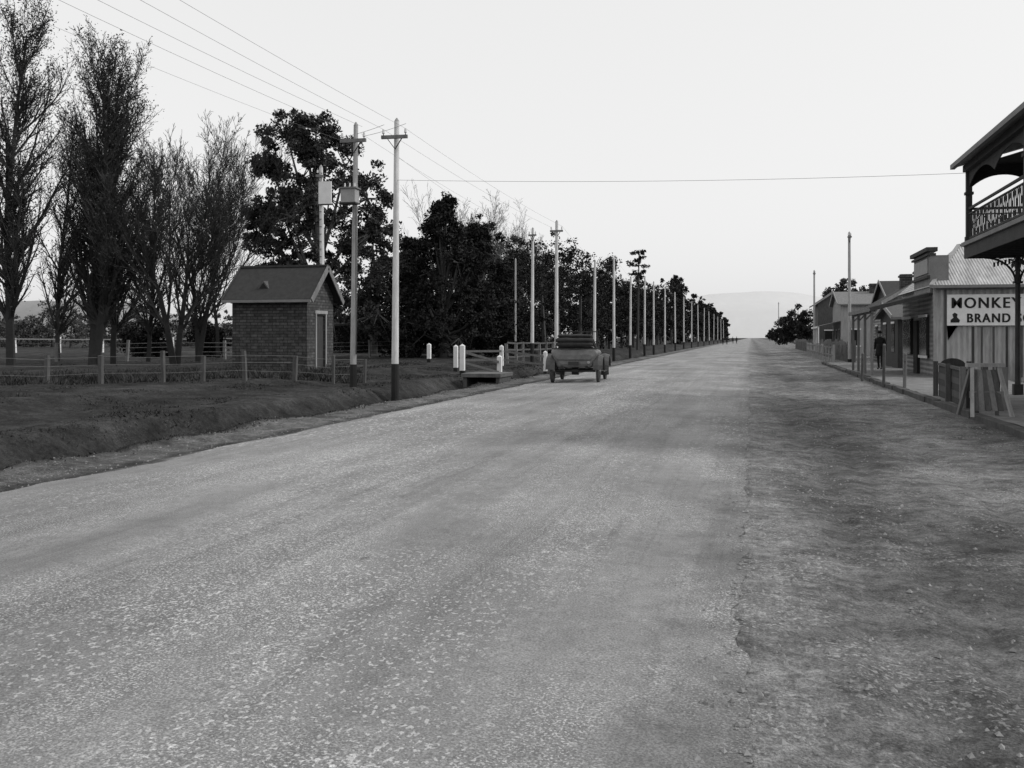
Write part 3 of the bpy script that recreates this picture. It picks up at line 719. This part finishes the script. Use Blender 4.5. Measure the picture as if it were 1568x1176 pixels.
def house(name, x0, x1, y0, y1, ze, zr, wall, roof, chim=None, ridge='x', awn=False, finial=False):
    h = empty(name); w = MB()
    w.box(x0, x1, y0, y1, 0, ze, wall)
    ny = int((y1-y0)//3)
    for i in range(ny):
        yy = y0+1+i*3; w.box(x0-.03, x0-.002, yy, yy+1, .9, 2.3, 'glass'); w.box(x0-.05, x0-.03, yy-.08, yy+1.08, 2.3, 2.4, 'white')
    nx_ = max(1, int((x1-x0)//2.6))
    for i in range(nx_):
        xx = x0+.7+i*2.5; w.box(xx, xx+.9, y0-.03, y0-.002, .9, 2.3, 'glass'); w.box(xx-.1, xx+1, y0-.06, y0-.03, 2.3, 2.42, 'white'); w.box(xx-.1, xx+1, y0-.06, y0-.03, .8, .9, 'white')
    w.obj('walls', h); w = MB(); o = .3; ym = (y0+y1)/2; xm = (x0+x1)/2
    if ridge == 'x':
        w.add([(x0-o, y0-o, ze), (x1+o, y0-o, ze), (x1+o, ym, zr), (x0-o, ym, zr), (x0-o, y1+o, ze), (x1+o, y1+o, ze)], [(0, 1, 2, 3), (3, 2, 5, 4)], roof)
        w.add([(x0, y0, ze), (x0, y1, ze), (x0, ym, zr-.05)], [(0, 1, 2)], wall); w.add([(x1, y0, ze), (x1, y1, ze), (x1, ym, zr-.05)], [(2, 1, 0)], wall)
        w.beam((x0-o-.02, y0-o, ze), (x0-o-.02, ym, zr), .05, .2, 'palewood'); w.beam((x0-o-.02, y1+o, ze), (x0-o-.02, ym, zr), .05, .2, 'palewood')
        if finial: w.cyl((x0-o, ym, zr-.2), (x0-o, ym, zr+.8), .05, .02, 'darkwood', 6)
    else:
        w.add([(x0-o, y0-o, ze), (x0-o, y1+o, ze), (xm, y1+o, zr), (xm, y0-o, zr), (x1+o, y1+o, ze), (x1+o, y0-o, ze)], [(0, 3, 2, 1), (3, 5, 4, 2)], roof)
        w.add([(x0, y0, ze), (x1, y0, ze), (xm, y0, zr-.05)], [(0, 1, 2)], wall); w.add([(x0, y1, ze), (x1, y1, ze), (xm, y1, zr-.05)], [(2, 1, 0)], wall)
        w.beam((x0-o, y0-o-.02, ze), (xm, y0-o-.02, zr), .05, .2, 'palewood'); w.beam((x1+o, y0-o-.02, ze), (xm, y0-o-.02, zr), .05, .2, 'palewood')
        if finial: w.cyl((xm, y0-o, zr-.2), (xm, y0-o, zr+.8), .05, .02, 'darkwood', 6)
    w.box(x0-o-.05, x1+o, y0-o-.08, y0-o-.02, ze-.12, ze, 'greywood') if ridge == 'x' else w.box(x0-o-.08, x0-o-.02, y0-o, y1+o, ze-.12, ze, 'greywood')
    w.obj('roof', h)
    if chim:
        w = MB()
        for cx, cy in chim:
            w.box(cx-.35, cx+.35, cy-.3, cy+.3, ze, zr+.7, 'brick'); w.box(cx-.42, cx+.42, cy-.37, cy+.37, zr+.5, zr+.62, 'brick')
        w.obj('chimney', h)
    if awn:
        w = MB(); w.add([(x0-2, y0, 2.6), (x0, y0, 3.1), (x0, y1, 3.1), (x0-2, y1, 2.6)], [(0, 1, 2, 3)], 'iron_y')
        yy = y0+.1
        while yy < y1: w.box(x0-1.95, x0-1.85, yy, yy+.1, 0, 2.6, 'white'); yy += 2.4
        w.box(x0-2.03, x0-2.0, y0, y1, 2.45, 2.62, 'white')
        w.obj('verandah', h)
house('weatherboard_cottage', 7.6, 11.5, 60, 68, 3.6, 4.9, 'boards_y', 'roofdark', [(9.5, 66)], 'y', finial=True)
house('brick_villa', 9.5, 17, 72, 82, 4.0, 5.8, 'brick', 'roofdark', [(12, 77), (15, 79)], 'x')
house('rendered_house', 7.8, 13, 92, 101, 4.6, 5.9, 'palewood', 'greywood', [(11, 96)], 'x', awn=True)
house('timber_store', 6.6, 9.5, 104, 112, 5.0, 6.2, 'postdark', 'roofdark', None, 'y')
house('low_shed', 6.9, 9.6, 50.5, 57, 2.6, 3.3, 'darkwood', 'postdark', None, 'x')
fence('paling_fence', [(6.2, 64), (6.2, 145)], 1.1, 1.35, .16, (.4, 1.0), 'greywood', 'postdark', .05)
fence('roadside_rail_fence', [(4.9, 62.5), (4.9, 92)], 2.3, 1.1, .13, (.5, 1.0), 'palewood', 'greywood', .05)
w = MB(); yy = 64
while yy < 145: w.box(6.26, 6.29, yy, yy+.14, .05, 1.25+random.uniform(-.08, .08), 'greywood' if random.random() < .5 else 'postdark'); yy += .2
w.obj('palings')

# footpath furniture
for b_, d_, h_ in ((1353, 31.5, 1.35), (1385, 28.5, 1.0), (1320, 36, 1.0)):
    x, y = site(b_, d_)
    w = MB(); w.cyl((0, 0, -.1), (0.02, 0, h_), .05, .045, 'postdark' if b_ != 1385 else 'greywood', 8); w.cyl((0.02, 0, h_), (0.02, 0, h_+.05), .05, .03, 'greywood', 8)
    w.cyl((0, -.08, h_*.8), (0, .08, h_*.8), .02, .02, 'darkmetal', 6)
    w.obj('hitching_post', loc=(x, y, 0 if x < 4.2 else .1))
tr = empty('plank_trough', (4.62, 21.8, .08), -.07); w = MB()
TL = 5.0
for (yp, arch) in ((0, .0), (TL, .22)):
    n = 10; prof = [(-.30, .0), (.30, .0)]+[(.32*math.cos(a), .78+(arch if arch else .04)*math.sin(a)) for a in [math.pi*i/n for i in range(n+1)]]
    vs = [(px, yp, pz) for px, pz in prof]+[(px, yp+.06, pz) for px, pz in prof]; k = len(prof)
    w.add(vs, [tuple(range(k)), tuple(range(2*k-1, k-1, -1))]+[(i, k+i, k+(i+1) % k, (i+1) % k) for i in range(k)], 'darkwood')
for i in range(5):
    for (ya, yb) in ((.06, 2.45), (2.47, TL)):
        j = random.uniform(-.01, .01)
        w.box(-.33+j, -.29, ya, yb, .04+.152*i, .187+.152*i, 'postdark' if (i+int(ya)) % 2 else 'darkwood')
    w.box(.29, .33, .06, TL, .04+.15*i, .18+.15*i, 'darkwood')
w.box(-.29, .29, .06, TL, .02, .06, 'darkwood')
w.box(-.29, .29, .10, TL-.02, .74, .79, 'postdark')
w.box(-.36, -.27, .0, TL, .82, .88, 'postdark')
for yp in (-.08, 2.46, TL+.1):
    for sx in (-.39, .39): w.box(sx-.055, sx+.055, yp-.055, yp+.055, -.1, .92, 'greywood' if yp < 0 else 'postdark')
w.obj('planks', tr)
x, y = site(1508, 18.6)
tb = empty('trestle_board', (x, y, .11), .15); w = MB()
for sx in (-.3, .3):
    w.beam((sx*1.2, -.36, 0), (sx*.8, -.02, .95), .07, .05, 'palewood'); w.beam((sx*1.2, .36, 0), (sx*.8, .02, .95), .07, .05, 'greywood')
w.beam((-.35, -.19, .42), (.35, -.19, .42), .03, .12, 'greywood'); w.beam((-.34, 0, .97), (.34, 0, .97), .12, .07, 'palewood')
for k in range(5):
    xa = -.28+k*.115; w.beam((xa, -.31, .12), (xa*.75, -.05, .88), .10, .02, 'greywood' if k % 2 else 'postdark')
w.obj('trestle', tb)

# ------------------------------------------------------------------ people
def person(x, y, z, rot, walk=.12, name='pedestrian'):
    e = empty(name, (x, y, z), rot)
    J = [((0, 0, .95), .15), ((0, 0, 1.15), .15), ((0, .01, 1.38), .17), ((0, .01, 1.5), .07), ((0, .02, 1.56), .06),
         ((-.19, .01, 1.42), .07), ((-.25, -.03, 1.15), .055), ((-.22, .1, .93), .04), ((.19, .01, 1.42), .07), ((.25, -.02, 1.15), .055), ((.24, .08, .92), .04),
         ((-.1, 0, .88), .10), ((-.11, walk, .48), .065), ((-.11, walk*.6, .08), .045), ((-.11, walk*.6+.17, .04), .04),
         ((.1, 0, .88), .10), ((.11, -walk*.3, .48), .065), ((.11, -walk, .08), .045), ((.11, -walk+.17, .04), .04)]
    E = [(0, 1), (1, 2), (2, 3), (3, 4), (2, 5), (5, 6), (6, 7), (2, 8), (8, 9), (9, 10), (0, 11), (11, 12), (12, 13), (13, 14), (0, 15), (15, 16), (16, 17), (17, 18)]
    me = bpy.data.meshes.new('body'); me.from_pydata([j[0] for j in J], E, []); o = bpy.data.objects.new('body', me); scene.collection.objects.link(o); o.parent = e
    me.materials.append(M['cloth'])
    o.modifiers.new('skin', 'SKIN')
    for i, j in enumerate(J):
        sv = me.skin_vertices[0].data[i]; sv.radius = (j[1], j[1]*(.75 if i in (1, 2) else 1)); sv.use_root = (i == 0)
    sb = o.modifiers.new('sub', 'SUBSURF'); sb.levels = 1; sb.render_levels = 2
    w = MB()
    def ell(c, r, k, n=10, m=8):
        R_ = []
        for i in range(1, m):
            p = math.pi*i/m; R_.append([(c[0]+r[0]*math.sin(p)*math.cos(2*math.pi*t/n), c[1]+r[1]*math.sin(p)*math.sin(2*math.pi*t/n), c[2]-r[2]*math.cos(p)) for t in range(n)])
        w.loft(R_, k)
    ell((0, .03, 1.63), (.078, .095, .12), 'skin'); ell((0, .125, 1.62), (.014, .02, .025), 'skin', 6, 5)
    for sx in (-.08, .08): ell((sx, .03, 1.63), (.012, .02, .03), 'skin', 6, 5)
    for sx in (-.03, .03): ell((sx, .115, 1.655), (.012, .01, .008), 'tar', 6, 5)
    w.box(-.025, .025, .112, .121, 1.572, 1.58, 'fascia')
    w.cyl((0, .03, 1.69), (0, .03, 1.70), .15, .15, 'cloth', 16); w.cyl((0, .03, 1.70), (0, .03, 1.80), .095, .085, 'cloth', 14)
    for hx, hy, hz in ((-.22, .11, .88), (.24, .09, .87)):
        ell((hx, hy, hz), (.022, .038, .05), 'skin', 8, 6)
        for k in range(4): w.cyl((hx, hy-.026+.018*k, hz-.035), (hx+.008, hy-.024+.018*k, hz-.10+.008*abs(k-1.4)), .009, .007, 'skin', 5)
        w.cyl((hx, hy+.03, hz), (hx, hy+.055, hz-.05), .010, .008, 'skin', 5)
    R_ = [[(math.cos(t*math.pi/6)*a, math.sin(t*math.pi/6)*b2, zz) for t in range(12)] for zz, a, b2 in ((.62, .25, .2), (.8, .22, .17), (1.0, .19, .145), (1.2, .19, .14))]
    w.loft(R_, 'cloth'); w.obj('head_hat_coat', e, smooth=True)
    return e
x, y = site(1348, 45.5); person(x, y, .12, math.pi*.85)
for b_, d_ in ((1107, 215), (1113, 222), (1122, 260), (1128, 250)):
    x, y = site(b_, d_); person(x, y, .05, random.uniform(0, 6))

# ------------------------------------------------------------------ trees
POP2 = dict(POP); POP2['kids'] = [5.0, 2.0, 1.6]
bare_tree('poplar_tree', 18, 44, 15.5, POP2, .24, 1, leaf=12000, leafsize=.10)
bare_tree('poplar_tree', -75, 46, 18, POP2, .26, 2, leaf=6000, leafsize=.11)
bare_tree('poplar_tree', 143, 46, 15.0, POP2, .26, 3, leaf=14000, leafsize=.11, stems=2, spread=.09)
bare_tree('poplar_tree', 175, 50, 13.5, POP2, .20, 4, leaf=7000, leafsize=.11)
bare_tree('bare_elm_tree', 268, 47, 7.3, VASE, .22, 5, stems=2)
bare_tree('bare_elm_tree', 305, 53, 7.4, VASE, .2, 8, stems=2)
bare_tree('bare_elm_tree', 335, 62, 8.0, VASE, .18, 10, stems=1)
bare_tree('bare_poplar_tree', 228, 55, 11.5, POP, .16, 9, leaf=1000)
bare_tree('bare_poplar_tree', 90, 58, 12.5, POP, .18, 19, leaf=1500)
bare_tree('bare_elm_tree', 735, 88, 8.2, VASE, .25, 12, stems=2, mat='palebark')
bare_tree('bare_elm_tree', 700, 84, 7.4, VASE, .22, 13, stems=2, mat='palebark')
bare_tree('bare_elm_tree', 785, 100, 7.6, VASE, .22, 14, stems=2, mat='palebark')
random.seed(21)
gum = [(-2.2, 0, 14.7, 1.9), (-.9, 0, 15.0, 1.5), (-3.9, .5, 13.0, .9), (0.2, 0, 14.0, 2.1), (2.2, -.5, 12.6, 2.1), (3.3, .5, 10.6, 2.1), (-1.6, 1, 12.2, 2.1), (0.8, 0, 10.6, 2.6), (-3.0, .3, 10.4, 1.3), (-4.3, 0, 9.4, .9), (-3.2, -.3, 7.8, 1.7), (3.7, 0, 8.2, 2.1), (.4, 0, 7.8, 2.5), (-1.5, -.8, 9.4, 1.8), (4.2, .3, 5.6, 2.1), (-2.6, 0, 5.4, 1.8), (.8, 0, 5.0, 2.4), (4.2, 0, 3, 1.8), (1, 0, 2.8, 1.9), (-2.3, 0, 3.2, 1.7)]
crown_tree('gum_tree', 487, 65, 17, gum, .56, 120, 26, .24, 'leafgum', .42, 'palebark')
crown_tree('gum_tree', 572, 78, 13, [(0, 0, 9, 2.4), (1.5, 0, 7, 2.3), (-1.6, 0, 6.5, 2.3), (0, 0, 4, 2.4), (2.2, 0, 4, 2)], .6, 90, 20, .27, 'leafgum', .35)
def cone_lobes(H, W, n, base=.8, ragged=.35):
    L = []
    for i in range(n):
        t = random.random()**1.15; z = base+(H-base)*t; R_ = W/2*(1-t)**.75*random.uniform(.55, 1)+.1; a = random.uniform(0, 6.28)
        L.append((math.cos(a)*R_*.8, math.sin(a)*R_*.8, z, max(.35, (W*.2)*(1-t*.75)*random.uniform(1-ragged, 1+ragged))))
    L.append((0, 0, H-.3, .35)); return L
crown_tree('cypress_tree', 680, 64, 10, cone_lobes(10.2, 8.0, 54), .45, 80, 9, .2, 'leafdark', .3)
crown_tree('cypress_tree', 728, 68, 9.6, cone_lobes(9.0, 7.4, 46), .45, 80, 9, .2, 'leafdark', .3)
crown_tree('cypress_tree', 634, 67, 7.5, cone_lobes(8.0, 5.8, 34), .45, 75, 9, .2, 'leafdark', .28)
crown_tree('cypress_tree', 768, 72, 6.6, cone_lobes(6.8, 4.8, 26), .45, 70, 9, .2, 'leafdark', .25)
crown_tree('gum_tree', 795, 92, 12, [(0, 0, 9.8, 1.6), (-1.5, 0, 8, 1.6), (1.6, 0, 7.8, 1.7), (0, 0, 6, 2), (2.2, 0, 4.5, 1.8), (-2.2, 0, 4.6, 1.8), (0, 0, 3, 2)], .55, 60, 13, .26, 'leafgum', .3, 'palebark')
crown_tree('gum_tree', 752, 96, 12, [(0, 0, 11, 1.7), (-1.9, 0, 9.2, 1.5), (1.8, 0, 9, 1.5), (0, 0, 7, 2)], .55, 50, 12, .26, 'leafgum', .3, 'palebark')

def tree_row(name, items, mat, lsize=.27, m=46, K=7):
    root = empty(name); segs = []; P = []
    for (x, y, H, W, kind) in items:
        n = 22 if kind == 'c' else 12
        if kind == 'c': L = cone_lobes(H, W, n, .5)
        else: L = [(random.uniform(-1, 1)*W*.28, random.uniform(-1, 1)*W*.28, H*random.uniform(.2, .84), W*random.uniform(.16, .27)) for _ in range(n)]
        k2 = max(.3, min(1, 110/math.hypot(x, y)))
        for (a, b, c_, rr) in L:
            for _ in range(max(3, int(K*k2+.5))):
                v = RNG.normal(size=3); v /= np.linalg.norm(v); v *= rr*RNG.uniform(.4, 1.05)
                P.append(((x+a+v[0], y+b+v[1], max(.3, c_+v[2])), .55/k2**.3, int(m*k2**.5)))
        segs.append((Vector((x, y, -.1)), Vector((x+random.gauss(0, .2), y, H*.6)), .22, .1))
    pts = [clump_points([p], r_, m_) for p, r_, m_ in P]
    A = np.concatenate(pts); dist = np.hypot(A[:, 0], A[:, 1])[:, None]
    V, F = leaves(A, 1.0); V = V.reshape(-1, 4, 3); c0 = V.mean(1, keepdims=True)
    V = (c0+(V-c0)*(lsize*np.clip(dist/110, .8, 4))[:, None, :]).reshape(-1, 3)
    arrmesh('foliage', V, F, mat, root); V, F = tubes(segs, 5); arrmesh('trunks', V, F, 'bark', root)
random.seed(33)
items = []; y = 76
while y < 640:
    items.append((-16.0+random.uniform(-1, 1), y, min(14.0, 9.8+(y-76)*.028)*random.uniform(.86, 1.12), random.uniform(5.2, 7), random.choice('cggg')))
    if y < 260: items.append((-22+random.uniform(-2, 2), y+3, 11.5*random.uniform(.8, 1.15), 6.5, 'g'))
    y += random.uniform(4.0, 6.2)*(1+y/500)
tree_row('avenue_trees', items, 'leafdark')
x, y = site(976, 118)
root = empty('norfolk_pine', (x, y, 0)); segs = [(Vector((0, 0, 0)), Vector((.2, 0, 12.2)), .2, .05)]; cs = []
for zz, rr in ((9.3, 1.0), (10.3, 1.5), (11.0, .7), (11.9, 1.2)):
    for k in range(6):
        a = k*1.05+zz+random.uniform(-.3, .3); rk = rr*random.uniform(.4, 1.15); z2 = zz+random.uniform(-.2, .4); q = Vector((.2+math.cos(a)*rk, math.sin(a)*rk, z2)); segs.append((Vector((.2, 0, zz)), q, .05, .02)); cs += [tuple(Vector((.2, 0, zz)).lerp(q, t)) for t in (.6, .8, 1)]
V, F = tubes(segs, 5); arrmesh('trunk', V, F, 'bark', root); V, F = leaves(clump_points(cs, .3, 24), .25); arrmesh('foliage', V, F, 'leafdark', root)
crown_tree('gum_tree', 1298, 125, 9.5, [(0, 0, 8, 1.6), (-1.8, 0, 7.4, 1.2), (1.9, 0, 7.2, 1.3), (-.8, 0, 6.6, 1.6), (1, 0, 6, 1.8), (0, 0, 5.5, 1.8)], .6, 60, 14, .34, 'leafgum', .25)
crown_tree('cypress_tree', 1222, 150, 7.6, [(0, 0, 5.0, 2.0), (-1.7, 0, 3.6, 1.7), (1.7, 0, 4.2, 1.8), (0, 0, 2.6, 2.2), (1.9, 0, 2, 1.6), (-2.2, 0, 2, 1.4)], .6, 70, 16, .34, 'leafdark', .25)
items = [(9+random.uniform(-2, 5), y, random.uniform(4, 7), 5, 'g') for y in (180, 205, 230, 260, 300, 340, 390, 450, 520)]
tree_row('roadside_trees', items, 'leafdark')
items = []
for b_ in range(-120, 620, 26):
    xx, yy = site(b_+random.uniform(-9, 9), random.uniform(120, 170)); items.append((xx, yy, random.uniform(3, 6.5), 8, 'g'))
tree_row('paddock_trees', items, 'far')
items = []
for b_ in list(range(508, 830, 22)):
    xx, yy = site(b_, random.uniform(78, 100)); items.append((xx, yy, random.uniform(2.5, 4.5), 5, 'g'))
for b_ in (205, 232, 320):
    xx, yy = site(b_, 66); items.append((xx, yy, 3.0, 2.6, 'g'))
tree_row('shrubs', items, 'leafdark')

# ------------------------------------------------------------------ hills
M['hill'] = gray('hazy_hill', .60, .05, .004, bmp=0)  # distance haze is put into the pale base colour
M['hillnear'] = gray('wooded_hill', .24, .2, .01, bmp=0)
def hill(name, b0, b1, dist, prof, k):
    V = []; n = 160
    for i in range(n+1):
        b_ = b0+(b1-b0)*i/n; x, y = site(b_, dist); h = prof(b_)*dist/FPX
        V += [(x, y, -5), (x, y+dist*.03, h*.55), (x, y+dist*.08, h)]
        V += [(x, y+dist*.2, 0)]
    F = [(4*i+j, 4*(i+1)+j, 4*(i+1)+j+1, 4*i+j+1) for i in range(n) for j in range(3)]
    w = MB(); w.add(V, F, k); w.obj(name, smooth=True)
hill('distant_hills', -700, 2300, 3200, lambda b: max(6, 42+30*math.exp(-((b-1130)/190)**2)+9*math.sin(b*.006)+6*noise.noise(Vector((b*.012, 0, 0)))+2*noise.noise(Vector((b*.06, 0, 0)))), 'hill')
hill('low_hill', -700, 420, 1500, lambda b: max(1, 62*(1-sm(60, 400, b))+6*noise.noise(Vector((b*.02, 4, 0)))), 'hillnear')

# ------------------------------------------------------------------ camera, light
cam = bpy.data.objects.new('camera', bpy.data.cameras.new('camera')); scene.collection.objects.link(cam)
cam.location = (0, 0, EYE); cam.rotation_euler = (math.pi/2, 0, YAW)
cam.data.sensor_width = 36; cam.data.lens = 36*FPX/1568
cam.data.shift_y = -(588-517)/1568; cam.data.clip_end = 12000; cam.data.clip_start = .05
scene.camera = cam
EL = math.radians(36); AZV = Vector((1, .12, 0)).normalized()
sd = bpy.data.lights.new('sun', 'SUN'); sd.energy = 1.6; sd.angle = math.radians(6); sd.color = (1, .99, .98)
so = bpy.data.objects.new('sun', sd); scene.collection.objects.link(so)
tosun = Vector((AZV.x*math.cos(EL), AZV.y*math.cos(EL), math.sin(EL)))
so.rotation_euler = (-tosun).to_track_quat('-Z', 'Y').to_euler()
w = bpy.data.worlds.new('World'); scene.world = w; w.use_nodes = True; nt = w.node_tree
bg = nt.nodes['Background']; sky = nt.nodes.new('ShaderNodeTexSky'); sky.sky_type = 'NISHITA'; sky.sun_disc = False
sky.sun_elevation = EL; sky.sun_rotation = math.atan2(AZV.x, AZV.y); sky.dust_density = 4; sky.air_density = 1.2
bw = nt.nodes.new('ShaderNodeRGBToBW'); nt.links.new(sky.outputs[0], bw.inputs[0])
pw = mth(nt, 'MULTIPLY', mth(nt, 'POWER', bw.outputs[0], .14), 7.5)
nt.links.new(pw, bg.inputs[0]); bg.inputs[1].default_value = .1
scene.view_settings.view_transform = 'Standard'; scene.view_settings.look = 'None'; scene.view_settings.exposure = 0
